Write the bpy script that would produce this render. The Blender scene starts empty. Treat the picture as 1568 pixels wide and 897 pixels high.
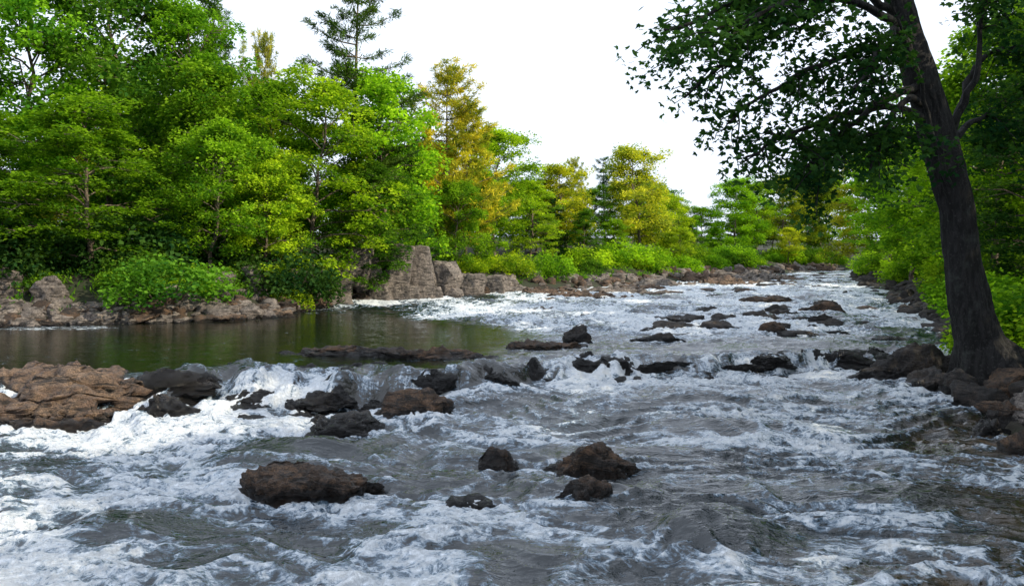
import bpy, math, random
import numpy as np
from mathutils import Vector

scene = bpy.context.scene
scene.view_settings.view_transform = 'Standard'
scene.view_settings.look = 'None'
scene.view_settings.exposure = 0
COL = scene.collection

# ------------------------------------------------------------------ noise
def _h(ix, iy, iz, seed):
    n = (ix.astype(np.int64)*374761393 + iy.astype(np.int64)*668265263 + iz.astype(np.int64)*2147483647 + seed*1274126177) & 0xFFFFFFFF
    n = ((n ^ (n >> 13)) * 1274126177) & 0xFFFFFFFF
    n = ((n ^ (n >> 16)) * 2246822519) & 0xFFFFFFFF
    return ((n ^ (n >> 15)) & 0xFFFFFF) / float(0xFFFFFF)
def _s(t): return t*t*t*(t*(t*6-15)+10)
def g2(x, y, seed=0):
    x = np.asarray(x, float); y = np.asarray(y, float)
    ix = np.floor(x); iy = np.floor(y); fx = x-ix; fy = y-iy
    z = np.zeros_like(ix)
    def c(a, b):
        an = _h(ix+a, iy+b, z, seed)*2*math.pi
        return np.cos(an)*(fx-a)+np.sin(an)*(fy-b)
    u = _s(fx); v = _s(fy)
    a = c(0,0)*(1-u)+c(1,0)*u
    b = c(0,1)*(1-u)+c(1,1)*u
    return (a*(1-v)+b*v)*1.5
def f2(x, y, o=4, seed=0, r=0.5):
    s = 0; a = 1; k = 1
    for i in range(o):
        s = s+a*g2(x*k+i*7.3, y*k-i*3.1, seed+i); a *= r; k *= 2.03
    return s
def v3(p, seed=0):
    i = np.floor(p); f = p-i; u = _s(f); r = 0
    for a in (0,1):
        for b in (0,1):
            for c in (0,1):
                w = (u[:,0] if a else 1-u[:,0])*(u[:,1] if b else 1-u[:,1])*(u[:,2] if c else 1-u[:,2])
                r = r+w*_h(i[:,0]+a, i[:,1]+b, i[:,2]+c, seed)
    return r*2-1
def f3(p, o=4, seed=0, r=0.5):
    s = 0; a = 1; k = 1
    for i in range(o):
        s = s+a*v3(p*k+i*5.7, seed+i); a *= r; k *= 2.05
    return s
def sst(a, b, x):
    t = np.clip((x-a)/(b-a+1e-9), 0, 1); return t*t*(3-2*t)

# ------------------------------------------------------------------ layout of the valley
LY = [-60,0,15,24,26.5,29.3,34.8,38.9,45,49,59,71,90,110,150,300,2000]
LX = [-24,-22,-20,-19,-17.5,-10,-8.9,-7.4,-3.2,2.7,10.8,19,35,54,95,260,2500]
RY = [-60,4,7,9.7,14.5,18,22,33,52,71,95,110,150,300,2000]
RX = [5,6.2,6.6,7.2,8.8,10.6,12.7,17.3,24.7,31.4,47,62,105,275,2530]
def shoreL(y): return np.interp(y, LY, LX)
def shoreR(y): return np.interp(y, RY, RX)
def upper(y): return np.interp(y, [0,22,30,45,60,75,95,150,400,2000], [.62,.65,.68,.8,1.0,1.25,1.45,1.9,3,8])
def lower(x, y): return 0.26*sst(12,17,y)*sst(-3,-.5,x)
def lipY(x):
    b = np.interp(x, [-12,-7.6,-5.5,-3.5,-1.5,0,1.1,2.8,6.3,9.1,12], [15.6,15.9,16.8,16.9,16.7,17.1,17.8,18.7,18.9,19.6,20.5])
    return b+0.6*g2(x*.8, x*0+3.3, 5)+0.3*g2(x*2.3, x*0+1.3, 6)
def footY(x):
    b = np.interp(x, [-12,-7.6,-6.4,-4.6,-3.2,-1.6,0,1.3,3,5.6,7.5,9.1,12], [13.8,14.0,14.1,14.2,14.8,15.7,16.2,17.0,17.5,17.6,18.1,18.8,19.5])
    return b+0.4*g2(x*.9, x*0+9.3, 7)+0.25*g2(x*3.1, x*0+1.3, 8)
def water0(x, y):
    a = footY(x); b = np.maximum(lipY(x), a+.35)
    t = np.clip((y-a)/(b-a), 0, 1)
    t = t+0.30*np.sin(t*math.pi)*g2(x*1.3, y*1.1, 15)*1.6
    ts = sst(0, 1, t)
    return lower(x,y)*(1-ts)+upper(y)*ts, ts
def ground(x, y):
    x = np.asarray(x, float); y = np.asarray(y, float)
    dl = (shoreL(y)-x); sl = (shoreL(y+1)-shoreL(y-1))/2
    dl = dl/np.sqrt(1+sl*sl)
    dr = (x-shoreR(y)); sr = (shoreR(y+1)-shoreR(y-1))/2
    dr = dr/np.sqrt(1+sr*sr)
    dn = (3.0-y)*.8
    w, _ = water0(x, y)
    s = np.maximum(np.maximum(dl, dr), dn)
    up = 0.1+2.6*(1-np.exp(-np.maximum(s,0)/7.0)) + 0.02*np.maximum(s-15,0)
    up = np.minimum(up, 7+0*up)
    near = sst(8, 2, y)
    up = up*(1-near*.55)
    z = np.where(s > 0, w+up, w-0.12-np.minimum(.8, -s*.4))
    z = z + f2(x*.35, y*.35, 4, 33)*.28*sst(-.3, 2.5, s)
    return z
def gz(x, y): return float(ground(np.array([x]), np.array([y]))[0])
def wz(x, y): return float(water0(np.array([float(x)]), np.array([float(y)]))[0][0])

# ------------------------------------------------------------------ node helpers
def mat_new(name):
    m = bpy.data.materials.new(name); m.use_nodes = True
    nt = m.node_tree; nt.nodes.clear()
    out = nt.nodes.new('ShaderNodeOutputMaterial')
    return m, nt, out
def N(nt, t, **kw):
    n = nt.nodes.new(t)
    for k, v in kw.items():
        n.inputs[k.replace('__',' ')].default_value = v
    return n
def math_(nt, op, a, b=None, c=None, clamp=False):
    n = nt.nodes.new('ShaderNodeMath'); n.operation = op; n.use_clamp = clamp
    for i, v in enumerate((a, b, c)):
        if v is None: continue
        if isinstance(v, (int, float)): n.inputs[i].default_value = v
        else: nt.links.new(v, n.inputs[i])
    return n.outputs[0]
def mixc(nt, f, a, b, mode='MIX'):
    n = nt.nodes.new('ShaderNodeMix'); n.data_type = 'RGBA'; n.blend_type = mode
    for i, v in ((0, f), (6, a), (7, b)):
        if isinstance(v, (int, float)): n.inputs[i].default_value = v
        elif isinstance(v, tuple): n.inputs[i].default_value = (*v, 1) if len(v) == 3 else v
        else: nt.links.new(v, n.inputs[i])
    return n.outputs[2]
def mapr(nt, v, a, b, c=0., d=1.):
    n = nt.nodes.new('ShaderNodeMapRange'); n.interpolation_type = 'SMOOTHSTEP'
    nt.links.new(v, n.inputs[0])
    for i, k in enumerate((a, b, c, d)): n.inputs[i+1].default_value = k
    return n.outputs[0]
def noise(nt, vec, scale, detail=4, rough=.5, dist=0.):
    n = nt.nodes.new('ShaderNodeTexNoise'); n.inputs['Scale'].default_value = scale
    n.inputs['Detail'].default_value = detail; n.inputs['Roughness'].default_value = rough
    n.inputs['Distortion'].default_value = dist
    if vec is not None: nt.links.new(vec, n.inputs['Vector'])
    return n.outputs[0]
def mapping(nt, vec, scale, rot=(0,0,0)):
    n = nt.nodes.new('ShaderNodeMapping'); n.inputs['Scale'].default_value = scale; n.inputs['Rotation'].default_value = rot
    nt.links.new(vec, n.inputs['Vector']); return n.outputs[0]
def attr(nt, name):
    n = nt.nodes.new('ShaderNodeAttribute'); n.attribute_name = name; return n.outputs['Fac']
def bump(nt, h, s, d, prev=None):
    n = nt.nodes.new('ShaderNodeBump'); n.inputs['Strength'].default_value = s; n.inputs['Distance'].default_value = d
    nt.links.new(h, n.inputs['Height'])
    if prev is not None: nt.links.new(prev, n.inputs['Normal'])
    return n.outputs[0]

# ------------------------------------------------------------------ materials
def make_leaf(name, transl=.40):
    m, nt, out = mat_new(name)
    oi = nt.nodes.new('ShaderNodeObjectInfo')
    t = attr(nt, 'tint')
    tc = nt.nodes.new('ShaderNodeTexCoord')
    nz = noise(nt, tc.outputs['Object'], .6, 1)
    v = math_(nt, 'ADD', t, math_(nt, 'MULTIPLY', math_(nt,'SUBTRACT',nz,.5), 1.6))
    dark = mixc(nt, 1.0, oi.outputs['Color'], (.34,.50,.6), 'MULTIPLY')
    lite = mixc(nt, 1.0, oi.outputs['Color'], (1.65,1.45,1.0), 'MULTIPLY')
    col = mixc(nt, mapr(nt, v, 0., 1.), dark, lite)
    d = nt.nodes.new('ShaderNodeBsdfDiffuse'); nt.links.new(col, d.inputs['Color'])
    tr = nt.nodes.new('ShaderNodeBsdfTranslucent')
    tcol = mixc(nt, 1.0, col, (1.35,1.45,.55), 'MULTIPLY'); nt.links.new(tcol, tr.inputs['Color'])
    mx = nt.nodes.new('ShaderNodeMixShader'); mx.inputs[0].default_value = transl
    nt.links.new(d.outputs[0], mx.inputs[1]); nt.links.new(tr.outputs[0], mx.inputs[2])
    nt.links.new(mx.outputs[0], out.inputs[0])
    return m
LEAF = make_leaf('leaf'); NEEDLE = make_leaf('needle', .25)

def make_bark(name, c1, c2, sc):
    m, nt, out = mat_new(name)
    tc = nt.nodes.new('ShaderNodeTexCoord')
    v = mapping(nt, tc.outputs['Object'], (1,1,.25))
    n1 = noise(nt, v, sc, 7, .68, .8)
    n2 = noise(nt, tc.outputs['Object'], 2.5, 5, .6)
    n3 = noise(nt, tc.outputs['Object'], 22, 3, .6)
    col = mixc(nt, mapr(nt, n1, .42, .60), c1, c2)
    col = mixc(nt, mapr(nt, n2, .55, .7, 0, .35), col, (.07,.08,.07))
    col = mixc(nt, mapr(nt, n3, .58, .68, 0, .6), col, mixc(nt, 1., c2, (3.2,3.2,3.2), 'MULTIPLY'))
    p = N(nt, 'ShaderNodeBsdfPrincipled', Roughness=.9)
    nt.links.new(col, p.inputs['Base Color'])
    nt.links.new(bump(nt, n1, 1., .10), p.inputs['Normal'])
    nt.links.new(p.outputs[0], out.inputs[0]); return m
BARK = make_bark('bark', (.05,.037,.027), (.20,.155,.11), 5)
BARKD = make_bark('shaded_bark', (.0015,.0015,.0015), (.018,.017,.017), 9)  # near trunk's shade is put into this blackish bark colour

def make_rock(name, ca, cb, cc):
    m, nt, out = mat_new(name)
    geo = nt.nodes.new('ShaderNodeNewGeometry')
    pos = geo.outputs['Position']
    n1 = noise(nt, pos, 1.6, 5, .65, .5)
    n2 = noise(nt, pos, 8, 7, .72)
    n3 = noise(nt, pos, 45, 4, .65)
    st = noise(nt, mapping(nt, pos, (.8,.8,5), (.16,.1,0)), 2.2, 7, .66, .8)
    col = mixc(nt, mapr(nt, n1, .40, .60), ca, cb)
    col = mixc(nt, mapr(nt, n2, .45, .62, 0, .85), col, cc)
    col = mixc(nt, mapr(nt, st, .38, .5, .9, 0), col, (.018,.015,.013))
    col = mixc(nt, mapr(nt, n3, .35, .65), mixc(nt, 1., col, (.5,.5,.5), 'MULTIPLY'), mixc(nt, 1., col, (1.35,1.35,1.35), 'MULTIPLY'))
    wet = attr(nt, 'wet')
    colw = mixc(nt, 1., col, (.13,.13,.14), 'MULTIPLY')
    wn = math_(nt, 'ADD', wet, math_(nt, 'MULTIPLY', math_(nt,'SUBTRACT',n2,.5), 1.2), None, True)
    wn = mapr(nt, wn, .15, .75)
    col = mixc(nt, wn, col, colw)
    p = N(nt, 'ShaderNodeBsdfPrincipled')
    nt.links.new(col, p.inputs['Base Color'])
    nt.links.new(math_(nt, 'MULTIPLY_ADD', wn, -.55, .75), p.inputs['Roughness'])
    h = math_(nt, 'ADD', math_(nt, 'ADD', n2, math_(nt, 'MULTIPLY', n3, .35)), math_(nt, 'MULTIPLY', st, 1.5))
    nt.links.new(bump(nt, h, 1., .10), p.inputs['Normal'])
    nt.links.new(p.outputs[0], out.inputs[0]); return m
ROCKB = make_rock('brown_rock', (.08,.05,.033), (.18,.105,.06), (.045,.037,.031))
ROCKT = make_rock('tan_rock', (.17,.105,.07), (.27,.18,.118), (.10,.075,.06))
ROCKG = make_rock('grey_rock', (.18,.155,.14), (.33,.28,.245), (.10,.085,.075))
ROCKD = make_rock('dark_rock', (.042,.037,.035), (.075,.056,.043), (.03,.028,.028))

# ------------------------------------------------------------------ mesh builder
def finish(name, V, polys, mats, smooth=False, link=True, pattr=None):
    me = bpy.data.meshes.new(name)
    me.vertices.add(len(V)); me.vertices.foreach_set('co', np.asarray(V, np.float32).ravel())
    loops = np.concatenate([p[0].ravel() for p in polys]).astype(np.int32)
    tot = np.concatenate([np.full(len(p[0]), p[0].shape[1]) for p in polys])
    st = np.concatenate([[0], np.cumsum(tot)[:-1]]).astype(np.int32)
    me.loops.add(len(loops)); me.loops.foreach_set('vertex_index', loops)
    me.polygons.add(len(tot)); me.polygons.foreach_set('loop_start', st)
    me.polygons.foreach_set('material_index', np.concatenate([np.full(len(p[0]), p[1]) for p in polys]).astype(np.int32))
    sm = np.concatenate([np.full(len(p[0]), bool(p[3]) if len(p) > 3 else smooth) for p in polys])
    me.polygons.foreach_set('use_smooth', sm)
    me.update(calc_edges=True)
    if any(p[2] is not None for p in polys):
        a = me.attributes.new('tint', 'FLOAT', 'FACE')
        a.data.foreach_set('value', np.concatenate([(p[2] if p[2] is not None else np.zeros(len(p[0]))) for p in polys]).astype(np.float32))
    if pattr:
        for k, v in pattr.items():
            a = me.attributes.new(k, 'FLOAT', 'POINT'); a.data.foreach_set('value', np.asarray(v, np.float32))
    for m in mats: me.materials.append(m)
    if not link: return me
    o = bpy.data.objects.new(name, me); COL.objects.link(o); return o

class Builder:
    def __init__(s): s.V = []; s.n = 0; s.bark = []; s.leaf = []; s.tint = []
    def add(s, V): s.V.append(V); k = s.n; s.n += len(V); return k
    def tube(s, pts, rad, sides=6):
        pts = np.asarray(pts, float); rad = np.asarray(rad, float)
        t = np.gradient(pts, axis=0); t /= np.linalg.norm(t, axis=1)[:,None]+1e-9
        d = pts[-1]-pts[0]
        ref = np.array([1.,0,0]) if abs(d[2]) > .6*np.linalg.norm(d) else np.array([0,0,1.])
        a = np.cross(t, ref); a /= np.linalg.norm(a, axis=1)[:,None]+1e-9
        b = np.cross(t, a)
        an = np.linspace(0, 2*math.pi, sides, endpoint=False)
        V = pts[:,None,:]+rad[:,None,None]*(np.cos(an)[None,:,None]*a[:,None,:]+np.sin(an)[None,:,None]*b[:,None,:])
        k = s.add(V.reshape(-1,3)); n = len(pts)
        i = np.arange(n-1)[:,None]*sides; j = np.arange(sides)[None,:]; j2 = (j+1) % sides
        q = np.stack([i+j, i+j2, i+sides+j2, i+sides+j], -1).reshape(-1,4)+k
        s.bark.append(q)
        return V
    def blades(s, c, d, nrm, L, W, tint, fold=.12):
        L = np.asarray(L)[:,None]; W = np.asarray(W)[:,None]
        sd = np.cross(nrm, d); sd /= np.linalg.norm(sd, axis=1)[:,None]+1e-9
        m = c+d*L*.45
        V = np.stack([c, m+sd*W*.5+nrm*W*fold, c+d*L, m-sd*W*.5+nrm*W*fold], 1).reshape(-1,3)
        k = s.add(V)
        s.leaf.append(np.arange(len(c)*4).reshape(-1,4)+k); s.tint.append(np.asarray(tint))
    def mesh(s, name, mats, link=False):
        polys = []
        if s.bark: q = np.concatenate(s.bark); polys.append((q, 0, np.zeros(len(q)), True))
        if s.leaf: q = np.concatenate(s.leaf); polys.append((q, 1, np.concatenate(s.tint), False))
        return finish(name, np.concatenate(s.V), polys, mats, link=link)

def unit(a): return a/(np.linalg.norm(a, axis=-1, keepdims=True)+1e-9)
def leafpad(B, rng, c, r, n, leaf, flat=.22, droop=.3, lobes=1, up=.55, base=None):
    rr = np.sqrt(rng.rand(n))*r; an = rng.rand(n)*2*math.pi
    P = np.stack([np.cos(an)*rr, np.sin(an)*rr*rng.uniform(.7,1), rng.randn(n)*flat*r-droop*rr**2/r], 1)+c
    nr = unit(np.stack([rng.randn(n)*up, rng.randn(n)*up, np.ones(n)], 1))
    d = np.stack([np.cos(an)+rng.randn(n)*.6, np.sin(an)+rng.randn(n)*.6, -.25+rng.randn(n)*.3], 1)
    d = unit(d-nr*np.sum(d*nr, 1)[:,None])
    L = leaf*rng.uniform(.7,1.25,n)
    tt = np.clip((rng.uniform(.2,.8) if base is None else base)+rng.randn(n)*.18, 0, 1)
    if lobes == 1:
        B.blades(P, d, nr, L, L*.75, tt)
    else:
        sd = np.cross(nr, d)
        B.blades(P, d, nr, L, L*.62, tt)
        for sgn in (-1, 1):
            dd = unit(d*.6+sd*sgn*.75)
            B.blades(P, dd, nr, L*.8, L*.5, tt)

def deciduous(name, seed, H, R, cb, nl, lp, leaf, droop=.5, padr=.6, leafsub=6, rtr=.014, flat=.3, up=.7, topw=.35):
    rng = np.random.RandomState(seed); B = Builder()
    n = 12; z = np.linspace(-.4, H*.9, n)
    xy = np.cumsum(rng.randn(n,2)*H*.012, 0); xy -= xy[0]
    tp = np.column_stack([xy, z]); rr = H*rtr*(1-.88*np.linspace(0,1,n)); rr[0] *= 1.4
    B.tube(tp, rr, 8)
    for i in range(nl):
        f = (i+rng.rand())/nl; h = H*(cb+(.86-cb)*f)
        s0 = np.array([np.interp(h, z, tp[:,0]), np.interp(h, z, tp[:,1]), h])
        p = math.sqrt(max(.02, 1-((f-topw)/(1.04-topw))**2)) if f > topw else 1-.35*((topw-f)/topw)**2
        L = R*p*rng.uniform(.5,1.2)+.2; az = i*2.4+rng.randn()*.5
        el = math.radians(2+52*f+rng.randn()*10)
        t = np.linspace(0,1,6)
        hd = np.array([math.cos(az), math.sin(az), 0])
        lp_ = s0+t[:,None]*L*math.cos(el)*hd+np.outer(t*L*math.sin(el)-droop*t**2*L*.35+.12*L*np.sin(t*2.5), [0,0,1])
        lp_[1:] += rng.randn(5,3)*.08
        r0 = .35*np.interp(h, z, rr)+.012
        B.tube(lp_, r0*(1-.85*t)+.004, 5)
        ends = [(lp_[-1], padr)]
        for k in range(leafsub):
            tt = rng.uniform(.3,1); a = np.array([np.interp(tt, t, lp_[:,q]) for q in range(3)])
            az2 = az+rng.choice([-1,1])*rng.uniform(.4,1.4); l2 = L*rng.uniform(.16,.38)+.25
            e = a+np.array([math.cos(az2)*l2, math.sin(az2)*l2, l2*rng.uniform(-.3,.6)])
            B.tube(np.array([a, (a+e)/2+rng.randn(3)*.04, e]), np.array([.02,.013,.005]), 4)
            ends.append((e, padr*rng.uniform(.6,1.2)))
            if rng.rand() < .5: ends.append(((a+e)/2+rng.randn(3)*.2, padr*.8))
        for e, r in ends:
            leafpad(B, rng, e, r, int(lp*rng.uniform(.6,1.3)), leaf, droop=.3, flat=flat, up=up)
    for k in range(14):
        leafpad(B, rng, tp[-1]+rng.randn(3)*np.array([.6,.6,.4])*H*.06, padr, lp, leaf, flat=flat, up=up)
    return B.mesh(name, [BARK, LEAF])

def conifer(name, seed, H, R, cb, wh, per, tufts, blades, bl, bw, rise=.15, irr=.35, shape=1.0, up=.8):
    rng = np.random.RandomState(seed); B = Builder()
    n = 10; z = np.linspace(-.4, H, n); xy = np.cumsum(rng.randn(n,2)*H*.002, 0)
    tp = np.column_stack([xy, z]); rr = H*.012*(1-.93*np.linspace(0,1,n))
    B.tube(tp, rr, 7)
    for i in range(wh):
        f = (i+.5*rng.rand())/wh; h = H*(cb+(1-cb)*f)
        prof = max(.08, (1-f)**shape)*(.65+.35*min(1, f*5+.3))
        s0 = np.array([np.interp(h, z, tp[:,0]), np.interp(h, z, tp[:,1]), h])
        for k in range(per):
            if rng.rand() < irr*.4: continue
            az = rng.rand()*6.283; L = R*prof*rng.uniform(1-irr*1.3, 1+irr)
            L = max(L, .25)
            t = np.linspace(0,1,5); hd = np.array([math.cos(az), math.sin(az), 0])
            pts = s0+np.outer(t*L, hd)+np.outer(L*(rise*t**2-.05*np.sin(t*3.1)+up*(f**3)*t), [0,0,1])
            B.tube(pts, (.012+.012*L)*(1-.8*t), 4)
            m = max(3, int(tufts*L/R+2))
            sidev = np.array([-hd[1], hd[0], 0])
            for q in range(m):
                tt = rng.uniform(.25,1.02); w = .28*L*(1.1-tt)+.08
                c = np.array([np.interp(tt, t, pts[:,j]) for j in range(3)])+sidev*rng.uniform(-1,1)*w+np.array([0,0,rng.randn()*.05])
                nb = blades
                d = unit(hd*.6+sidev*rng.uniform(-.6,.6)+rng.randn(nb,3)*.55+np.array([0,0,.12]))
                nr = unit(rng.randn(nb,3)*.6+np.array([0,0,1])); nr = unit(nr-d*np.sum(nr*d,1)[:,None])
                cc = c+rng.randn(nb,3)*np.array([.11,.11,.05])
                B.blades(cc, d, nr, bl*rng.uniform(.7,1.3,nb), bw*np.ones(nb), np.clip(rng.uniform(.25,.75)+rng.randn(nb)*.15,0,1), 0)
    return B.mesh(name, [BARK, NEEDLE])

def bush(name, seed, R, H, pads, lp, leaf):
    rng = np.random.RandomState(seed); B = Builder()
    for i in range(pads):
        az = rng.rand()*6.283; rr = R*math.sqrt(rng.rand())
        h = H*(rng.rand()**.7)*(1-.55*(rr/R)**2)
        e = np.array([math.cos(az)*rr, math.sin(az)*rr, h])
        if i % 3 == 0:
            B.tube(np.array([[e[0]*.2,e[1]*.2,-.3], [e[0]*.7,e[1]*.7,h*.6], e]), np.array([.03,.018,.006]), 4)
        leafpad(B, rng, e, .42, lp, leaf, flat=.35, up=.8)
    return B.mesh(name, [BARK, LEAF])

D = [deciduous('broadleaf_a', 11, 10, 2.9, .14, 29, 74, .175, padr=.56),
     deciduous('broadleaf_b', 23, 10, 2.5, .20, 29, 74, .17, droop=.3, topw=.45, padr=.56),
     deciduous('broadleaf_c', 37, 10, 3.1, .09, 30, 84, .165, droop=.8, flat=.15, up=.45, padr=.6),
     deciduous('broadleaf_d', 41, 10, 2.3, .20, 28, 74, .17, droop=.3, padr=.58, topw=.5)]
PINE = conifer('white_pine', 5, 16, 3.0, .30, 22, 5, 14, 24, .27, .045, rise=.25, irr=.5, shape=.55)
PINE2 = conifer('sun_tinted_pine', 8, 13, 3.8, .15, 22, 6, 17, 24, .30, .055, rise=.3, irr=.35, shape=.55)  # its golden object colours paint warm sunlight onto the needles
SPRUCE = conifer('spruce', 9, 15, 1.6, .1, 38, 5, 7, 12, .2, .035, rise=-.12, irr=.5, shape=.9, up=.3)
HEML = conifer('hemlock', 15, 12, 3.0, .06, 34, 6, 14, 18, .25, .06, rise=-.18, irr=.3, shape=.8, up=.2)
BUSH = [bush('bush_a', 3, 1.5, 1.7, 60, 65, .14), bush('bush_b', 4, 1.2, 1.2, 45, 65, .13)]

GREEN = (.165,.32,.022); BRIGHT = (.26,.42,.025); LIME = (.35,.44,.035); YEL = (.50,.46,.04); DARK = (.045,.115,.03); MID = (.095,.205,.025); OLIVE = (.23,.27,.03)  # YEL: warm sunlight on the far trees, put into leaf colour
prng = random.Random(7)
def put(me, name, x, y, top, col, base=10., wide=1., parent=None, dz=-.1, jit=.16):
    z = gz(x, y)+dz; s = max(.15, (top-z)/base)
    o = bpy.data.objects.new(name, me); COL.objects.link(o)
    o.location = (x, y, z); o.scale = (s*wide, s*wide, s); o.rotation_euler = (prng.uniform(-.04,.04), prng.uniform(-.04,.04), prng.uniform(0,6.28))
    k = 1+prng.uniform(-jit, jit); o.color = (col[0]*k*(1+prng.uniform(-jit,jit)), col[1]*k, col[2]*k, 1)
    if parent: o.parent = parent
    return o

M, P_, S_, H_ = 'maple_tree', 'pine_tree', 'spruce_tree', 'hemlock_tree'
TREES = [
 (D[2],M,-16.6,30.8,9.8,GREEN,10,1.2),(D[2],M,-20.8,30.5,9.0,GREEN,10,1.2),(D[0],M,-22.4,35,18,GREEN,10,.8),(D[1],M,-18.9,36.5,18.5,MID,10,.8),(D[2],M,-15.9,38.5,16.5,GREEN,10,.7),
 (HEML,H_,-16.9,42,19.5,MID,12,.7),(HEML,H_,-24,33,17,DARK,12,.8),(D[3],M,-14.2,36,12.2,GREEN,10,.95),(SPRUCE,S_,-18.6,50,19.2,DARK,15,.8),(SPRUCE,S_,-17.0,49,16.9,OLIVE,15,.7),
 (PINE2,P_,-15.6,47,16.6,(.32,.30,.05),13,.5),(D[1],M,-12.9,33,9.2,GREEN,10,1.05),(D[0],M,-12.4,41,13.0,GREEN,10,.95),(D[2],M,-10.1,38,12.4,BRIGHT,10,.95),
 (D[0],M,-10.9,34.6,7.6,BRIGHT,10,1.05),(PINE,P_,-8.7,42,19.4,(.08,.15,.035),16,1.0),(D[0],M,-6.9,43,13.7,BRIGHT,10,.95),(D[2],M,-7.6,39.8,8.4,MID,10,1.05),
 (PINE2,P_,-4.4,50,15.4,(.46,.40,.04),13,1.1),(PINE2,P_,-3.0,50.5,13.0,(.48,.42,.04),13,1.0),(HEML,H_,-5.6,45,9.8,DARK,12,.9),(D[1],M,-3.6,47.5,8.0,GREEN,10,1.),(D[1],M,-1.4,57,13.0,BRIGHT,10,1.1),
 (D[0],M,-2.2,53,9.4,GREEN,10,1.1),(D[2],M,1.3,59,9.0,LIME,10,1.15),(D[3],M,4.3,64,11.0,YEL,10,1.2),(PINE2,P_,6.0,68,11.8,(.46,.42,.05),13,.7),(D[2],M,5.5,61,7.0,MID,10,1.0),
 (PINE,P_,8.6,72,12.3,DARK,16,1.2),(D[3],M,11.2,69,13.3,(.50,.50,.06),10,1.1),(D[1],M,13.4,73,10.4,LIME,10,1.1),(D[0],M,17.4,84,10.2,BRIGHT,10,1.1),  # pale yellow maple: warm sunlight put into its colour
 (D[2],M,20.5,88,8.0,GREEN,10,1.),(D[1],M,15.5,71,6.0,LIME,10,1.2),(D[0],M,9.0,66,6.5,GREEN,10,1.1),
 (D[0],M,26.0,90,12.8,BRIGHT,10,1.2),(D[3],M,30.5,97,12.8,GREEN,10,1.2),(D[1],M,36,102,14.3,OLIVE,10,1.3),(D[2],M,43,108,17.0,GREEN,10,1.1),(D[1],M,32.5,91,6.8,LIME,10,1.3),
 (D[0],M,23.5,95,9.5,GREEN,10,1.3),(D[1],M,28.5,93,8.0,MID,10,1.3),
 (D[0],M,32.8,72,14.0,OLIVE,10,1.),(D[2],M,28.3,58,12.0,GREEN,10,1.),(D[1],M,24.4,47,11.4,GREEN,10,1.1),(D[0],M,21.6,38.5,12.0,GREEN,10,1.),
 (D[3],M,19.6,31,13.2,GREEN,10,1.),(D[2],M,17.4,25,9.5,DARK,10,1.),(HEML,H_,22.5,34,15,DARK,12,.8),(D[0],M,18.5,22,14,MID,10,.9),(D[1],M,22,27,16,MID,10,.9),
 (D[0],M,17.5,9,16,MID,10,.9),(D[1],M,19,2,17,MID,10,.9),(D[2],M,16,-4,16,MID,10,.9),(D[3],M,21,14,18,MID,10,.9),(D[0],M,16.5,16.5,12,DARK,10,.8),  # unseen trees to the right and behind, added to shade the river side
 (D[1],M,13,-8,16,MID,10,1.),(D[0],M,14.5,4,14,MID,10,1.),
]
for (me,nm,x,y,top,col,base,w) in TREES: put(me, nm, x, y, top, col, base, w)

# background woodland: filling trees behind the first rows
forest = bpy.data.objects.new('forest', None); COL.objects.link(forest)
SKX = [-.75,-.42,-.40,-.38,-.30,-.24,-.12,-.05,0,.03,.1,.18,.22,.25,.27,.33,.4,.5,.6,.8]
SKZ = [.33,.30,.24,.21,.21,.21,.19,.15,.13,.09,.1,.11,.06,.03,.05,.09,.11,.14,.22,.35]
rnd = random.Random(3); cnt = 0
while cnt < 90:
    y = rnd.uniform(32,130); x = rnd.uniform(-60,90)
    if abs(x/y) > .8: continue
    L = float(shoreL(y)); R = float(shoreR(y))
    sL = L-x; sR = x-R
    if not (sL > (9 if y < 48 else 6) or sR > 4): continue
    cap = 3+float(np.interp(x/y, SKX, SKZ))*y-.3
    top = min(cap, rnd.uniform(10,18))
    if top-gz(x,y) < 2.5: continue
    col = rnd.choice([GREEN,GREEN,MID,OLIVE,BRIGHT,MID])
    if rnd.random() < .12: put(HEML, 'hemlock', x, y, top, DARK, 12, 1., forest)
    else: put(rnd.choice(D), 'broadleaf', x, y, top, col, 10, rnd.uniform(1.05,1.4), forest)
    cnt += 1

# shrubs along both banks, kept behind the rocks
shr = bpy.data.objects.new('shrubs', None); COL.objects.link(shr)
for i in range(120):
    left = i % 3 > 0
    y = rnd.uniform(27,105) if left else rnd.uniform(19,70)
    if left: x = float(shoreL(y))-rnd.uniform(2.8,8)
    else: x = float(shoreR(y))+rnd.uniform(1.6,6)
    if left and 33 < y < 46 and x > -11.5: continue
    k = rnd.uniform(.4,1.2)*(1+y/120)
    col = rnd.choice([GREEN,GREEN,MID,BRIGHT]) if y > 45 else rnd.choice([MID,GREEN,MID])
    put(BUSH[i % 2], 'bush', x, y, gz(x,y)+k*1.2, col, 1.7, rnd.uniform(.9,1.3), shr)
for (x,y,k,c) in [(11.8,18.2,1.0,BRIGHT),(12.9,18.9,1.4,GREEN),(12.4,15.6,.9,MID),(-12.6,30.2,.6,BRIGHT),(-15.2,29.8,.5,GREEN),(-9.6,33.3,.7,BRIGHT),(-17.8,29.2,.6,GREEN)]:
    put(BUSH[0], 'bush', x, y, gz(x,y)+k*1.2, c, 1.7, 1.1, shr)
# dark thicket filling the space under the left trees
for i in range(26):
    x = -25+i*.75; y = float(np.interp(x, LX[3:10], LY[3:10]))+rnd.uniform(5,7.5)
    put(BUSH[i % 2], 'bush', x, y, gz(x,y)+rnd.uniform(1.6,3.2), rnd.choice([DARK,MID,DARK]), 1.7, rnd.uniform(.8,1.1), shr)

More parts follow.
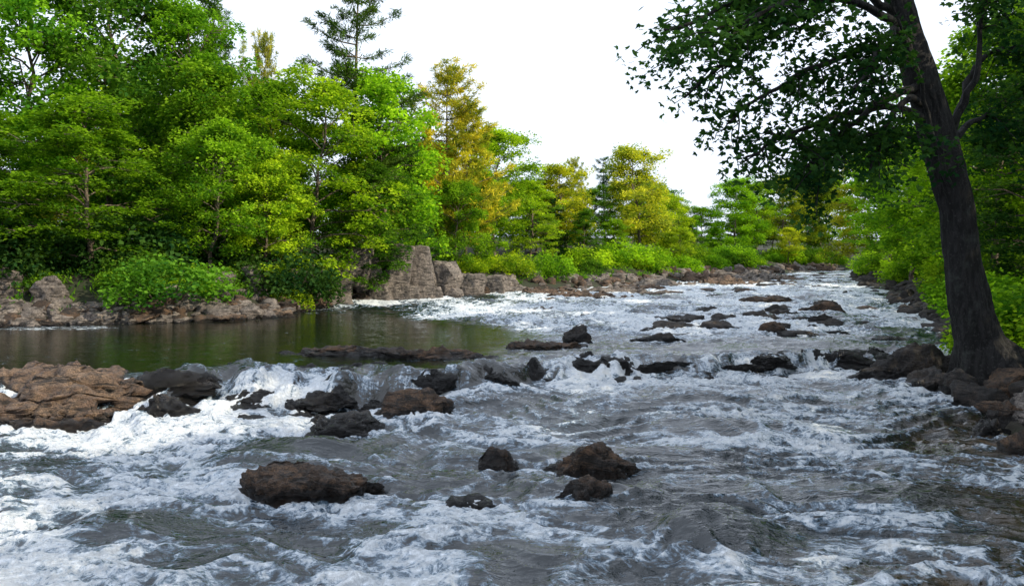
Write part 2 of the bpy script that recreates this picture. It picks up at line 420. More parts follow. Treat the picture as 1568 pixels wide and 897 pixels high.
# ------------------------------------------------------------------ ground cover
def cover():
    rng = np.random.RandomState(2); B = Builder(); n = 60000
    y = 6+rng.rand(n)**1.5*80
    side = rng.rand(n) < .45
    off = 1.4+rng.rand(n)**1.3*9
    x = np.where(side, shoreR(y)+off+1.2, shoreL(y)-off)
    z = ground(x, y)
    k = g2(x*.8, y*.8, 4) > -.05
    x, y, z = x[k], y[k], z[k]; n = len(x)
    P = np.stack([x, y, z+rng.rand(n)*.12], 1)
    d = unit(np.stack([rng.randn(n)*.6, rng.randn(n)*.6, np.ones(n)*.8], 1))
    nr = unit(rng.randn(n,3)); nr = unit(nr-d*np.sum(nr*d,1)[:,None])
    B.blades(P, d, nr, rng.uniform(.15,.4,n), rng.uniform(.04,.1,n), rng.rand(n))
    me = B.mesh('undergrowth', [BARK, LEAF]); me.polygons.foreach_set('material_index', np.ones(len(me.polygons), np.int32))
    o = bpy.data.objects.new('undergrowth', me); COL.objects.link(o); o.color = (.11,.24,.025,1)
cover()

# ------------------------------------------------------------------ near tree on the right bank
def near_tree():
    rng = np.random.RandomState(77); B = Builder()
    tp = np.array([[10.02,16.0,.1],[9.88,16,.75],[9.66,16,1.25],[9.50,16,1.8],[9.36,16,2.8],[9.24,16,3.6],[9.14,16,4.3],[8.98,16,5.0],[8.74,16,5.7],[8.39,16,6.95],[8.0,16,8.3],[7.5,15.8,10.2],[7.0,15.5,12.2],[6.8,15.3,14]])
    rr = np.array([1.05,.68,.47,.39,.345,.335,.34,.335,.34,.30,.26,.2,.13,.05])
    t0 = np.arange(len(tp)); t1 = np.linspace(0, len(tp)-1, 110)
    P = np.column_stack([np.interp(t1, t0, tp[:,k]) for k in range(3)])
    for _ in range(6): P[1:-1] = (P[:-2]+2*P[1:-1]+P[2:])/4
    P[:,0] += .05*g2(P[:,2]*.9, P[:,2]*0+2, 3)
    R = np.interp(t1, t0, rr)*(1+.10*g2(P[:,2]*1.1, P[:,2]*0+5, 8))
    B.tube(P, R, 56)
    VV = B.V[-1].reshape(110,56,3); c = P[:,None,:]; an = np.arctan2(VV[...,1]-c[...,1], VV[...,0]-c[...,0])
    fl = np.clip((1.9-P[:,2])/1.6, 0, 1)[:,None]
    ridge = f2(np.cos(an)*5, np.sin(an)*5+VV[...,2]*1.3, 4, 3)*.10
    k = 1+ridge+fl*.25*np.cos(an*5+1.0)
    B.V[-1] = (c+(VV-c)*k[...,None]).reshape(-1,3)
    limbs = [
      [(8.1,16,8.0),(6.6,15.3,8.5),(4.8,14.5,8.0),(2.7,13.3,6.9)],
      [(7.9,16,8.8),(6.0,15,8.6),(4.2,14,7.2),(3.2,13.4,6.0)],
      [(8.35,16,7.1),(7.2,15,7.3),(5.3,14,6.5),(3.9,13.2,5.4)],
      [(8.7,16,5.8),(7.2,15.3,6.1),(5.6,14.4,5.5),(4.0,13.4,4.7)],
      [(9.12,15.9,4.1),(8.75,15.6,4.9),(8.3,15.3,5.9),(7.6,15,7.3),(7.0,14.8,8.3)],
      [(8.9,16,5.4),(9.25,15.9,6.3),(9.4,15.8,7.6),(9.6,15.6,9.6)],
      [(7.8,16,9.2),(9.0,16.6,9.8),(10.2,17.2,9.4),(11.6,17.6,8.4)],
      [(9.1,16.1,5.4),(9.9,16.6,7.0),(10.8,17,7.6),(12,17.2,7.2)],
      [(8.5,16,6.6),(7.0,15.0,6.1),(5.9,14.2,5.2),(5.1,13.5,4.5)],
      [(8.2,16,7.7),(6.4,14.6,7.9),(5.0,13.4,7.6),(3.6,12.4,6.5)],
      [(8.0,16,8.4),(7.2,17,9.0),(5.5,18,8.6),(3.8,18.5,7.6)],
      [(7.4,15.8,10.4),(6.4,14.6,10.6),(5.5,13.2,9.6),(4.6,12.2,8.0)],
      [(8.4,16,7.0),(7.6,15.2,7.6),(6.6,14.2,7.0),(5.7,13.4,6.0)],
      [(7.2,15.7,11.4),(8.6,15.8,12),(10,15.8,11.4),(11,16,10.6)],
      [(9.0,16,5.0),(9.9,16.6,5.9),(10.9,17.2,6.3),(12,17.5,6.0)],
      [(8.6,16,6.2),(7.8,15.4,6.3),(6.9,14.8,5.6),(6.2,14.2,4.7)],
      [(7.7,15.9,9.4),(6.6,15.2,9.6),(5.2,14.6,9.0),(3.7,14,7.8)],
      [(8.9,16.1,5.3),(8.2,16.6,5.8),(7.2,17,5.4),(6.2,17.2,4.6)],
    ]
    for li, L in enumerate(limbs):
        L = np.array(L, float); t0 = np.arange(len(L)); t1 = np.linspace(0, len(L)-1, 22)
        Q = np.column_stack([np.interp(t1, t0, L[:,k]) for k in range(3)])
        for _ in range(5): Q[1:-1] = (Q[:-2]+2*Q[1:-1]+Q[2:])/4
        Q[2:] += np.cumsum(rng.randn(20,3)*.03, 0)
        tt = np.linspace(0,1,22); B.tube(Q, (.065 if li == 4 else .085)*(1-.85*tt)+.008, 7)
        nb = 21 if li not in (4,) else 4
        for k in range(nb):
            s = rng.uniform(.42 if li not in (4,5) else .7,1); i = int(s*21); a = Q[i]; tan = unit(Q[min(i+1,21)]-Q[max(i-1,0)])
            dr = unit(tan*.6+rng.randn(3)*np.array([.7,.7,.35])+np.array([0,0,-.15])); l = rng.uniform(.4,1.3)*(1.15-.3*s)
            u = np.linspace(0,1,6); W = a+np.outer(u*l, dr)+np.outer(-.22*l*u**2, [0,0,1]); W[1:] += rng.randn(5,3)*.03
            B.tube(W, .014*(1-.75*u)+.003, 4)
            m = int(rng.uniform(24,42)*l)
            for q in range(3):
                e = W[2+q+(q==2)]
                mm = max(6, m//2)
                leafpad(B, rng, e, .32, mm, .115, flat=.4, droop=.4, lobes=3, up=.8)
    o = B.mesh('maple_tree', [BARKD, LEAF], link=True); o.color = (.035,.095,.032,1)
near_tree()

# ------------------------------------------------------------------ rocks
def ico(sub):
    import bmesh
    bm = bmesh.new(); bmesh.ops.create_icosphere(bm, subdivisions=sub, radius=1.0)
    V = np.array([v.co[:] for v in bm.verts]); F = np.array([[v.index for v in f.verts] for f in bm.faces]); bm.free(); return V, F
ICO = {k: ico(k) for k in (3,4,5,6)}
def rock_geo(seed, loc, size, rz=0., sub=5, boxy=0., strata=0., ncut=12, tilt=0., wetz=.12, rough=.13, skirt=0.):
    rng = np.random.RandomState(seed); V, F = ICO[sub]; V = V.copy()
    if boxy > 0:
        m = np.max(np.abs(V), 1)[:,None]; V = V*(1-boxy)+V/m*boxy*.92
    V = V*(1+.34*(1-boxy*.8)*f3(V*1.2+seed, 2, seed))[:,None]
    for k in range(ncut):
        n = unit(rng.randn(3)*np.array([1,1,.9])); d = rng.uniform(.5,.85)
        if boxy > .8: d += .25
        o = V@n-d; V = V-np.outer(np.maximum(o,0)*.95, n)
    if skirt > 0:   # widen towards the foot so the stone sits in the bed instead of floating
        V[:,:2] *= (1+skirt*np.clip(.35-V[:,2],0,1.2))[:,None]
    if strata > 0:
        zz = V[:,2]*3.5+.7*f3(V*1.3, 2, seed+3)+seed
        st = (zz-np.floor(zz)); V[:,:2] *= (1-strata*np.where(st > .6, (st-.6)/.4, 0)*.5+strata*.5*(_h(np.floor(zz), zz*0, zz*0, seed)-.5))[:,None]
    S = np.array(size); V = V*S
    nn = unit(V/S/S)
    sc = np.cbrt(S.prod())
    q = f3(V/sc*2.6+seed, 6, seed+9, .58)
    V = V+nn*((q-.5*np.abs(f3(V/sc*5+seed, 3, seed+19)))*rough*sc)[:,None]
    c, s = math.cos(tilt), math.sin(tilt); V = V@np.array([[c,0,-s],[0,1,0],[s,0,c]])
    c, s = math.cos(rz), math.sin(rz); V = V@np.array([[c,s,0],[-s,c,0],[0,0,1]])
    W = V+np.array(loc)
    w, _ = water0(W[:,0], W[:,1])
    wet = 1-sst(wetz*.3, wetz*1.5, W[:,2]-w+.07*f3(W*3, 3, 5))
    return V, F, wet
RIV = []
def rock(name, seed, x, y, z, sx, sy, sz, mat=ROCKB, river=True, **kw):
    if river: kw.setdefault('skirt', .45); z -= .12*sz; sx *= .93; sy *= .93; sz *= 1.12
    V, F, wet = rock_geo(seed, (x,y,z), (sx,sy,sz), **kw)
    o = finish(name, V, [(F,0,None,True)], [mat], pattr={'wet':wet}); o.location = (x,y,z)
    if river: RIV.append((x, y, sx*1.05, sy*1.05))
    return o
# foreground
rock('river_rock', 1, -2.45, 9.75, .04, 1.05,.65,.52, rz=.25, sub=6, wetz=.22, tilt=-.08)
rock('river_rock', 2, .98, 10.6, .08, .74,.5,.50, sub=6, wetz=.20, rz=-.2)
rock('river_rock', 3, .84, 9.45, .0, .60,.45,.40, ROCKB, sub=5, wetz=.3)
rock('river_rock', 4, -.12, 10.9, .0, .42,.3,.36, ROCKB, sub=5, wetz=.26)
rock('river_rock', 5, -.5, 9.3, -.05, .42,.28,.20, ROCKD, sub=4, wetz=.3)
rock('river_rock', 6, -5.7, 8.6, -.05, .6,.4,.24, ROCKB, sub=5, wetz=.3)
rock('river_rock', 7, -2.75, 13.2, .02, 1.0,.5,.36, ROCKD, sub=5, strata=.15, rz=.15, wetz=.35)
rock('river_rock', 8, -1.75, 14.3, .18, .9,.5,.32, ROCKB, sub=5, strata=.2, rz=-.1, wetz=.2)
# left ledge
rock('rock_ledge', 9, -9.6, 15.4, .26, 3.5,1.5,.58, ROCKT, sub=6, strata=.25, rz=.05, wetz=.1, boxy=.2, rough=.14, tilt=-.03, skirt=.1)
rock('rock_ledge', 10, -9.0, 14.2, .10, 2.7,.8,.42, ROCKT, sub=6, strata=.25, rz=-.06, wetz=.16, boxy=.15, rough=.14, skirt=.1)
rock('rock_ledge', 12, -8.1, 13.6, -.02, 1.7,.5,.32, ROCKB, sub=5, strata=.2, wetz=.22, boxy=.2, skirt=.1)
rock('river_rock', 13, -6.35, 14.35, .14, .72,.42,.42, ROCKD, sub=5, wetz=.5)
rock('river_rock', 14, -7.0, 15.4, .38, .8,.5,.34, ROCKD, sub=5, wetz=.5)
# slabs above the lip
rock('rock_ledge', 18, -4.1, 19.2, .66, 2.1,.6,.24, ROCKB, sub=5, strata=.2, wetz=.1, rz=-.05)
rock('rock_ledge', 19, -1.8, 18.3, .64, 1.6,.5,.26, ROCKB, sub=5, strata=.2, wetz=.1, rz=-.1)
rock('rock_ledge', 20, -2.9, 18.7, .64, 1.4,.45,.22, ROCKD, sub=5, strata=.2, wetz=.1)
rock('rock_ledge', 21, .8, 20.1, .66, 1.3,.5,.26, ROCKB, sub=5, strata=.2, wetz=.1)
rock('river_rock', 22, 1.75, 21.6, .85, .5,.4,.34, ROCKD, sub=5, wetz=.1)
rock('boulder', 23, 9.15, 17.4, .35, 1.2,.65,.52, ROCKD, sub=6, wetz=.25)
# one continuous stepped bedrock sill under the lip of the falls
def sill():
    xs = np.arange(-8.2, 10.6, .028); ts_ = np.linspace(-.35, 1.3, 84)
    X = np.repeat(xs[:,None], len(ts_), 1)
    a = footY(xs); b = np.maximum(lipY(xs), a+.35)
    Y = a[:,None]+(b-a)[:,None]*ts_[None,:]
    x = X.ravel(); y = Y.ravel(); w, ts = water0(x, y)
    n = f2(x*1.0+2, y*1.5, 3, 201); n2 = f2(x*3, y*4, 4, 202)
    q = np.floor(n*4+.25*n2)/4
    tt = (y-np.repeat(a,len(ts_)))/(np.repeat(b-a,len(ts_)))
    edge = sst(-.35,-.1,tt)*sst(1.3,1.1,tt)
    z = w-.045+.20*q+.05*n2-.35*(1-edge)
    z = np.minimum(z, w+.20)
    V = np.stack([x,y,z],1); ny = len(ts_); nx = len(xs)
    i = (np.arange(nx-1)[:,None]*ny+np.arange(ny-1)[None,:]).ravel()
    F = np.stack([i, i+ny, i+ny+1, i+1], 1)
    finish('rock_ledge', V, [(F,0,None,True)], [ROCKD], pattr={'wet':np.ones(len(V))*.8})
sill()
lr = random.Random(21)
for i in range(13):
    x = -6.4+i*1.25+lr.uniform(-.4,.4)
    a = float(footY(np.array([x]))[0]); b = float(lipY(np.array([x]))[0])
    f = lr.uniform(.2,.85); y = a+(b-a)*f
    sx = lr.uniform(.5,1.3); sz = lr.uniform(.16,.30)
    rock('river_rock', 700+i, x, y, wz(x,y)-sz*lr.uniform(.3,.6), sx, lr.uniform(.3,.5), sz, ROCKD, sub=5, wetz=.6, strata=.2, boxy=.25, rz=lr.uniform(-.35,.35))
# boulder pile at the water's edge under the near tree
for i,(x,y,z,sx,sy,sz) in enumerate([(10.0,14.7,.45,1.2,.9,.85),(9.3,13.4,.2,1.0,.7,.7),(8.9,14.5,.15,.7,.5,.55),(8.2,11.8,.1,.8,.6,.55),(10.6,13.4,.5,1.0,.8,.75),(9.5,12.0,.35,.9,.7,.7),(8.9,10.6,.25,.8,.6,.6),
        (8.0,13.0,-.02,.5,.4,.36),(7.7,10.4,.0,.5,.45,.38),(11.2,15.2,.8,.8,.8,.6),(8.6,16.2,.2,.7,.5,.5),(9.0,15.6,.35,.6,.4,.45),(7.6,9.2,.05,.5,.5,.38),(8.5,9.3,.3,.7,.6,.55),(10.1,11.0,.6,.8,.7,.6),(8.5,12.5,.35,.3,.25,.22),(7.2,8.3,.0,.45,.4,.3),(8.2,8.0,.3,.7,.6,.5),
        (8.6,13.6,.3,.35,.3,.25),(8.9,12.9,.5,.3,.25,.2),(8.3,11.0,.4,.3,.25,.2)]):
    rock('boulder', 500+i, x, y, z, sx, sy, sz, ROCKG if i in (1,6,15,19) else ROCKD if i % 3 else ROCKB, sub=5, wetz=.25, rz=prng.uniform(-.6,.6), river=(i in (1,2,3,7,8)), boxy=.35)
# upper rapids
for i, (x,y,sx,sz) in enumerate([(4.1,21.8,.8,.2),(5.4,25.0,1.5,.26),(6.9,25.4,1.0,.22),(7.9,23.7,.6,.36),(8.6,24.6,.5,.2),(12.7,32,.9,.5),(11.6,33.5,1.1,.26),
        (12.0,38,1.7,.3),(10.5,31,1.2,.24),(9.4,29,1.1,.24),(7.6,28,1.0,.24),(6.0,28.5,1.1,.26),(4.0,26,.55,.2),(10.7,27,.6,.26),(9.8,25.5,.5,.2),(14.5,36,1.1,.28),
        (.9,33.5,1.2,.14),(3.0,30,.5,.12),(8.5,33,1.1,.2)]):
    rock('river_rock', 60+i, x, y, float(upper(y))+sz*.2, sx, sx*.55, sz*1.1, ROCKB if i in (3,5,16,7) else ROCKD, sub=4, wetz=.14, rz=prng.uniform(-.4,.4), strata=.15, boxy=.2)
# flat shelves far up
for i, (x,y,sx,sy,sz) in enumerate([(4.2,43,2.7,1.6,.3),(6.3,47,3.2,1.6,.4),(8.5,51,2.6,1.4,.4),(11,55,3.5,1.5,.5),(15.5,58,3.2,1.6,.5),(18.5,60,3.6,1.6,.55),(16,64,4,1.8,.7),(21,67,4,1.8,.6),(2.0,46,2,1,.35),(24,80,4,2,.7),(36,93,3,1.6,.8)]):
    rock('rock_shelf', 90+i, x, y, float(upper(y))+.05, sx, sy, sz, ROCKG if i % 2 else ROCKT, sub=5, wetz=.1, strata=.3, boxy=.25, rz=prng.uniform(-.2,.2), river=(i<6), rough=.22)
# cliff blocks, left bank
for i, (x,y,z,sx,sy,sz) in enumerate([(-7.4,40.3,1.6,.8,.9,1.65),(-6.1,40.6,1.8,.75,.9,1.95),(-4.9,41.6,1.9,.75,.9,1.95),(-6.7,39.5,.9,.6,.6,.9),(-3.7,43.3,1.5,.8,.9,1.45),(-5.4,40.4,.9,.6,.6,.8),
        (-8.7,38.2,1.6,.85,.8,1.5),(-9.7,36.6,1.4,.8,.8,1.4),(-2.5,45.3,1.2,.9,.9,1.0),(-7.9,39.6,2.5,.8,.8,1.2),(-8.2,37.2,.8,.5,.5,.6),(-10.5,35.3,1.5,.8,.7,1.3),(-9.1,35.8,.8,.5,.5,.6),(-11.4,33.8,1.6,.9,.7,1.2),(-12.6,32.6,1.5,.9,.7,1.0),
        (-3.2,42.6,.9,.5,.5,.55),(-4.2,41.6,.9,.45,.45,.6),(-1.2,47.2,1.2,1.0,.9,.8)]):
    rock('cliff_rock', 120+i, x, y, z, sx, sy, sz, ROCKG, sub=5, boxy=.94, ncut=6, wetz=.1, rz=prng.uniform(-.45,.45), river=False, tilt=prng.uniform(-.16,.16), rough=.055)
# boulders, left shore
for i, (x,y,z,sx,sy,sz,m) in enumerate([(-11.6,30.7,1.1,1.05,.8,.7,ROCKG),(-14.4,29.5,1.0,.75,.6,.55,ROCKG),(-16.9,28.5,1.3,.65,.5,.95,ROCKG),(-18.3,27.8,1.0,.9,.6,.6,ROCKG),(-9.9,32.5,1.0,1.0,.7,.6,ROCKB),
        (-17.2,27.2,.72,1.8,.7,.27,ROCKT),(-14.5,28.2,.72,1.9,.7,.3,ROCKT),(-11.7,29.0,.72,1.8,.6,.27,ROCKT),(-9.6,30.9,.72,1.4,.7,.3,ROCKT),(-8.9,34.6,.8,1.0,.7,.4,ROCKB),
        (-12.9,29.6,.9,.8,.5,.4,ROCKG),(-15.9,30.5,1.6,1.0,.8,.8,ROCKG),(-13,31.5,1.6,1.0,.8,.7,ROCKG),(-1.2,50,1.3,1.4,1,.7,ROCKG),(.8,52,1.5,1.6,1,.9,ROCKG),(3,55,1.5,1.5,1,.7,ROCKG),(-4,46,1.6,.8,.8,.8,ROCKG),(-13.6,30.0,1.3,.6,.5,.5,ROCKG),(-18.9,29,1.8,1.0,.8,.8,ROCKG),
        (-15.6,28.6,.95,.7,.5,.45,ROCKG),(-10.6,29.9,.9,.7,.5,.4,ROCKG),(-19.0,26.7,.8,1.1,.5,.35,ROCKB)]):
    rock('boulder', 140+i, x, y, z, sx, sy, sz, m, sub=5, boxy=.4, ncut=10, wetz=.16, rz=prng.uniform(-.4,.4), river=False, strata=.1, rough=.1)
# many small stones along the shores and in the rapids, one object
def stones():
    VV = []; FF = []; WW = []; MM = []; n = 0; r = random.Random(12)
    for i in range(1090):
        if i < 380:
            y = 26.2+r.random()**1.2*70; x = float(shoreL(y))-r.uniform(-.5,2.4); g = 0
        elif i < 680:
            y = 5.5+r.random()**1.3*75; x = float(shoreR(y))+r.uniform(-.7,1.8); g = 1
        elif i < 900:
            y = 22+r.random()**1.3*55; a = float(shoreL(y)); b = float(shoreR(y)); x = a+(b-a)*r.uniform(.3 if y > 40 else .55,.95); g = 2
            if (y < 30 and x < 3.5) or i % 2: continue
        else:
            t = r.random(); x = -19.5+t*10.8; y = float(np.interp(x, LX[3:8], LY[3:8]))+r.uniform(-.35,1.5); g = 0
        s = r.uniform(.12,.42)*(1+y/70)
        if y < 14: s *= .8
        z = max(gz(x,y), wz(x,y)-.05) if g < 2 else wz(x,y)
        V, F, wet = rock_geo(300+i, (x,y,z), (s*(1.7 if g==2 else 1),s*r.uniform(.6,1),s*r.uniform(.45,.8)*(.55 if g==2 else 1)), rz=r.uniform(0,3) if g < 2 else r.uniform(-.4,.4), sub=3, ncut=8, boxy=.3, wetz=.1)
        VV.append(V+np.array([x,y,z])); FF.append(F+n); WW.append(wet); n += len(V)
        MM.append((0 if r.random() < .7 else 2) if g == 0 else 1 if g == 1 or r.random() < .6 else 2)
    polys = [(np.concatenate([f for f, m in zip(FF,MM) if m == q]), q, None, True) for q in (0,1,2)]
    finish('shore_stones', np.concatenate(VV), polys, [ROCKG, ROCKD, ROCKB], pattr={'wet':np.concatenate(WW)})
stones()

# ------------------------------------------------------------------ terrain
def terrain():
    a = np.sinh(np.linspace(-5.2,5.2,360))/np.sinh(5.2)*1500; a = np.sort(np.concatenate([a, np.linspace(-28,40,240)]))
    b = np.concatenate([np.linspace(-60,-2,25), np.linspace(-1.5,110,420), np.geomspace(112,2500,60)])
    X, Y = np.meshgrid(a, b); Z = ground(X, Y)
    Z = Z+np.clip((Y-160)/400,0,1)*6
    V = np.stack([X.ravel(), Y.ravel(), Z.ravel()], 1); nx = len(a); ny = len(b)
    i = (np.arange(ny-1)[:,None]*nx+np.arange(nx-1)[None,:]).ravel()
    F = np.stack([i, i+1, i+nx+1, i+nx], 1)
    m, nt, out = mat_new('forest_floor')
    geo = nt.nodes.new('ShaderNodeNewGeometry'); pos = geo.outputs['Position']
    n1 = noise(nt, pos, .8, 6, .6); n2 = noise(nt, pos, 9, 6, .7)
    c = mixc(nt, mapr(nt, n1, .4,.6), (.022,.017,.011), (.022,.038,.011)); c = mixc(nt, mapr(nt, n2, .4,.7), c, (.038,.034,.022))
    p = N(nt, 'ShaderNodeBsdfPrincipled', Roughness=.95); nt.links.new(c, p.inputs['Base Color'])
    nt.links.new(bump(nt, n2, .8, .1), p.inputs['Normal']); nt.links.new(p.outputs[0], out.inputs[0])
    finish('ground', V, [(F,0,None,True)], [m])
terrain()

# ------------------------------------------------------------------ water
def water():
    rows = np.exp(np.arange(0, math.log(170/2.6), .0038))*2.6
    t = np.linspace(-1,1,960)
    e = np.linspace(0,1,26)[1:]
    Y = np.repeat(rows[:,None], len(t)+50, 1)
    hw = (.74*rows+1.6)[:,None]
    X = np.concatenate([-(hw+e[::-1][None,:]*28), hw*t[None,:], hw+e[None,:]*28], 1)
    nx = X.shape[1]; ny = len(rows)
    x = X.ravel(); y = Y.ravel()
    base, ts = water0(x, y)
    fall = np.clip(4*ts*(1-ts),0,1)
    fy = footY(x); ly = lipY(x)
    lowz = (y < fy).astype(float)
    calm = sst(1.2,-1.2, x-np.interp(y,[17,21,24,27,30,40],[-1.0,0,1.0,-1.5,-4,-7]))*sst(-.1,.5,y-ly)*sst(38,30,y)
    rap = sst(20,25,y)*(1-calm)
    T = np.where(y < ly, 1.0, .6+.8*rap)*(1-.94*calm)
    rightc = sst(3.4,6.8,x)*sst(13.5,8.5,y)*lowz
    wx = x+.5*f2(x*.5,y*.5,2,40); wy = y+.5*f2(x*.5+9,y*.5,2,41)
    att = lambda w: sst(w*160, w*60, y)
    h = .11*f2(wx*.42, wy*.75, 2, 1)
    r1 = 1-np.abs(g2(wx*.7+.35*wy, wy*1.7, 2))*2; h = h+.060*r1*att(1.2)
    r2 = 1-np.abs(g2(wx*1.6-.6*wy, wy*4.0, 3))*2; h = h+.032*r2*att(.7)
    r3 = 1-np.abs(g2(wx*3.2+.9*wy, wy*8.6, 4))*2; h = h+.012*r3*att(.35)
    big = f2(x*.28+3, y*.35, 3, 50)
    foam = .24+.40*big
    foam = foam*np.where(y < ly, 1, 0)
    dn = np.clip(fy-y, 0, 30)
    pl = np.exp(-dn/1.9)*lowz*sst(-8.2,-6.6,x)*sst(-1.0,-2.8,x)
    pm = np.exp(-dn/.7)*lowz
    pr = np.exp(-dn/1.5)*lowz*sst(.2,1.5,x)
    foam = foam+pl*.42+pm*.22+pr*.28
    cx = np.interp(y, [5,7,9,11,13,15], [-4.6,-5.2,-5.6,-5.4,-5.0,-4.6]); foam = foam+.30*np.exp(-((x-cx)/1.1)**2)*(y<14.5)
    cx2 = np.interp(y, [5,7,9,11,14], [-1.2,-.8,-.6,0,1.5]); foam = foam+.30*np.exp(-((x-cx2)/.8)**2)*(y<9.5)
    foam = foam+.16*np.exp(-((x-3.2)/2.6)**2-((y-13)/3.2)**2)  # extra white at mid right, standing in for bright sky reflection
    foam = foam-.32*rightc-.35*sst(-6.8,-8.5,x)*lowz*sst(14.5,12,y)*(1-.3*big)
    fallmod = f2(x*.6, x*0+.5, 3, 61)
    foam = foam+fall*(np.where(x<-2,.40,.26)+.65*fallmod)
    foam = np.where(y > ly+.1, foam*fall+(.48+.50*f2(x*.3,y*.22,3,70))*rap+.06*(1-calm), foam)
    foam = foam+.35*sst(1.4,.2,np.abs(x+16)-2)*sst(1.2,.3,np.abs(y-25.9))
    foam = foam+.30*(r1-.45)*lowz+.20*(r2-.45)
    for (rx,ry,a,b) in RIV:
        k = (np.abs(x-rx) < a*3+1) & (np.abs(y-ry) < b*5+2)
        if not k.any(): continue
        xx = x[k]; yy = y[k]; big_ = min(1, a/.5)
        d = np.sqrt(((xx-rx)/a)**2+((yy-ry)/b)**2)*(1+.25*g2(xx*3,yy*3,31))
        loc = (1-.8*calm[k])*(1-.7*fall[k])
        ring = np.exp(-((d-1.0)/.18)**2)
        wk = np.exp(-((xx-rx)/(a*1.0))**2)*np.where(yy<ry, np.exp(-(ry-yy)/(2.2*b+.3)), 0)
        foam[k] += (.16*ring+.17*wk)*loc*big_
        h[k] += (.06*np.exp(-((d-1.1)/.3)**2)*np.where(yy>ry,1,.1)+.03*wk*f2(xx*4,yy*5,2,77))*loc*min(1,a)
    for (rx,ry,a,b,hh) in [(-3.4,11.2,1.2,.9,.18),(-2.9,11.9,.9,.5,.12),(2.1,8.3,.7,.6,.20),(-4.3,8.2,.8,.6,.14),(3.6,13.2,1.2,.6,.1),(-.2,7.6,.7,.5,.13),(-6.6,10.9,.8,.5,.12),(1.6,11.6,1.5,.5,.1),(4.9,9.6,.9,.5,.09)]:
        gss = np.exp(-((x-rx)/a)**2-((y-ry)/b)**2); h = h+hh*gss
        foam = foam-.40*gss+.30*np.exp(-((x-rx)/a)**2-((y-ry+b*1.6)/(.6*b))**2)
    foam = np.clip(foam, -.3, np.where(fall>.1,.8,.70)+0*foam)
    h = h*T*(1-.25*rightc)
    h = np.where((x < -7.2)&(y>13.6)&(y<17.5), h*.2, h)
    ch = np.abs(f2(wx*3.2, wy*3.6, 5, 88, .62)); h = h+.09*np.clip(foam-.25,0,1)*ch*att(.5)
    h = h+fall*(.06*g2(x*2.2, y*.9, 91)+.04*g2(x*6, y*1.3, 92))
    z = base+h*sst(110,60,y)**.5
    V = np.stack([x,y,z],1)
    i = (np.arange(ny-1)[:,None]*nx+np.arange(nx-1)[None,:]).ravel()
    F = np.stack([i, i+1, i+nx+1, i+nx], 1)
    shallow = np.clip(sst(3.0,.6, shoreR(y)-x)*sst(16,12,y)+sst(8.4,6.6,y)*sst(1.8,3.6,x),0,1)

    m, nt, out = mat_new('river_water')
    geo = nt.nodes.new('ShaderNodeNewGeometry'); pos = geo.outputs['Position']
    fo = attr(nt,'foam'); fa = attr(nt,'fall'); ca = attr(nt,'calm'); sh = attr(nt,'shallow')
    nA = noise(nt, mapping(nt, pos, (.75,1.0,1),(0,0,.3)), 2.5, 8, .68, 1.5)
    nR = noise(nt, mapping(nt, pos, (.8,1.1,1),(0,0,-.2)), 4.0, 6, .58, 1.0)
    web = math_(nt,'SUBTRACT', 1.0, math_(nt,'MULTIPLY', math_(nt,'ABSOLUTE', math_(nt,'SUBTRACT', nR, .5)), 10.0))
    web = math_(nt,'MAXIMUM', web, 0.)
    nB = noise(nt, mapping(nt, pos, (7,.8,1.0)), 1.2, 7, .64, .4)
    nF = noise(nt, mapping(nt, pos, (.9,1.2,1)), 12, 5, .70, .8)
    mixn = N(nt,'ShaderNodeMix'); nt.links.new(fa, mixn.inputs[0]); nt.links.new(nA, mixn.inputs[2]); nt.links.new(nB, mixn.inputs[3])
    nn = math_(nt,'MULTIPLY_ADD', nF, .42, mixn.outputs[0])
    nn = math_(nt,'MULTIPLY_ADD', web, .15, nn)
    v = math_(nt,'MULTIPLY_ADD', fo, .60, nn)
    fm = mapr(nt, v, 1.03, 1.13)
    thin = mapr(nt, v, .92, 1.08, 0, .55)
    deep = mixc(nt, ca, (.004,.009,.013), (.006,.008,.003))
    deep = mixc(nt, math_(nt,'MULTIPLY',fa,.7), deep, (.022,.018,.012))
    bed = mixc(nt, mapr(nt, noise(nt, pos, 3.5, 4, .6, .6), .4,.62), (.010,.008,.005), (.050,.032,.015))
    deep = mixc(nt, sh, deep, bed)
    colw = mixc(nt, thin, deep, (.18,.27,.37))
    w = N(nt,'ShaderNodeBsdfPrincipled', Roughness=.03, IOR=1.42); nt.links.new(colw, w.inputs['Base Color'])
    nt.links.new(math_(nt,'MULTIPLY_ADD', ca, -.6, 1.0), w.inputs['Specular IOR Level'])
    b1 = noise(nt, mapping(nt, pos, (.7,2.0,1)), 6, 4, .55, .6)
    b2 = noise(nt, mapping(nt, pos, (1,1.8,1)), 24, 2, .5)
    bh = math_(nt,'MULTIPLY_ADD', b2, .14, b1)
    bs = math_(nt,'MULTIPLY', bh, math_(nt,'MULTIPLY_ADD', ca, -.8, 1.0))
    nt.links.new(bump(nt, bs, .85, .045), w.inputs['Normal'])
    f = N(nt,'ShaderNodeBsdfPrincipled', Roughness=.5)
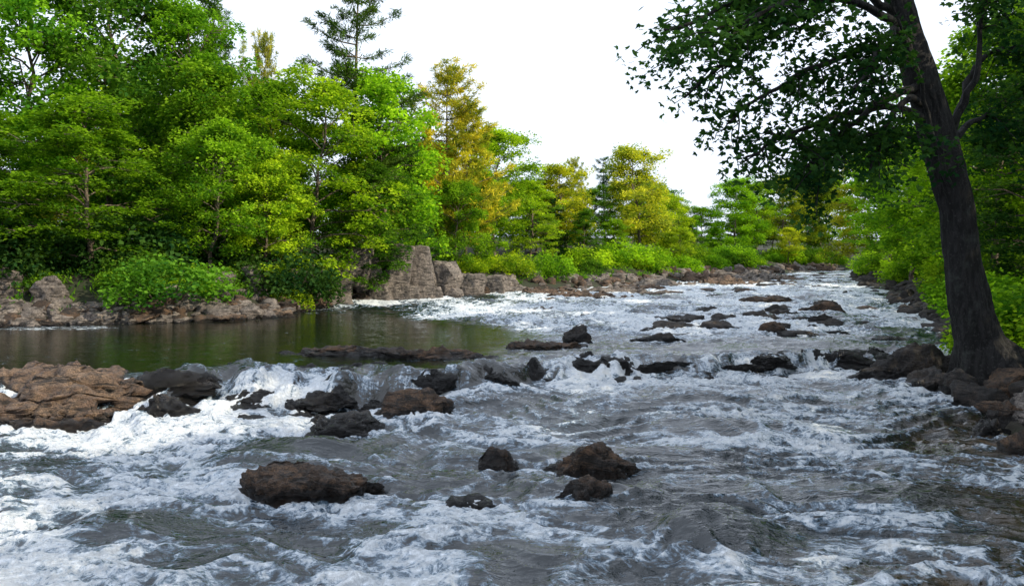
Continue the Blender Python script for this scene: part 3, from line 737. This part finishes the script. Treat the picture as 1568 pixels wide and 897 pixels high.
    nt.links.new(mixc(nt, mapr(nt, v, 1.04, 1.26), (.50,.58,.67), (.82,.86,.90)), f.inputs['Base Color'])
    nt.links.new(bump(nt, nF, 1., .10), f.inputs['Normal'])
    mx = nt.nodes.new('ShaderNodeMixShader'); nt.links.new(fm, mx.inputs[0]); nt.links.new(w.outputs[0], mx.inputs[1]); nt.links.new(f.outputs[0], mx.inputs[2])
    nt.links.new(mx.outputs[0], out.inputs[0])
    finish('river_water', V, [(F,0,None,True)], [m], pattr={'foam':foam,'fall':fall,'calm':calm,'shallow':shallow})
water()

# ------------------------------------------------------------------ light, sky, camera
el = math.radians(32); dx, dy = .93, -.36
az = math.atan2(dx, dy)
w = bpy.data.worlds.new('World'); scene.world = w; w.use_nodes = True
nt = w.node_tree; nt.nodes.clear()
out = nt.nodes.new('ShaderNodeOutputWorld'); bg = nt.nodes.new('ShaderNodeBackground'); bg.inputs['Strength'].default_value = .13
sky = nt.nodes.new('ShaderNodeTexSky'); sky.sky_type = 'NISHITA'; sky.sun_disc = False
sky.sun_elevation = el; sky.sun_rotation = az; sky.dust_density = 3; sky.air_density = 1
tc = nt.nodes.new('ShaderNodeTexCoord')
cl = noise(nt, mapping(nt, tc.outputs['Generated'], (1,1,3)), 1.6, 6, .6, .4)
c = mixc(nt, mapr(nt, cl, .3, .6, .8, .97), sky.outputs[0], (8.8,9.7,11.2))
nt.links.new(c, bg.inputs['Color']); nt.links.new(bg.outputs[0], out.inputs[0])
sd = bpy.data.lights.new('sun','SUN'); sd.energy = 5.0; sd.angle = math.radians(.6); sd.color = (1,.88,.66)
so = bpy.data.objects.new('sun', sd); COL.objects.link(so)
so.rotation_euler = Vector((dx*math.cos(el), dy*math.cos(el), math.sin(el))).to_track_quat('Z','Y').to_euler()

cam = bpy.data.cameras.new('camera'); co = bpy.data.objects.new('camera', cam); COL.objects.link(co)
co.location = (0,0,3.0); co.rotation_euler = (math.radians(90),0,0)
cam.sensor_width = 36; cam.lens = 36*1184/1568; cam.shift_y = -53/1568
cam.clip_end = 5000; cam.clip_start = .05
scene.camera = co
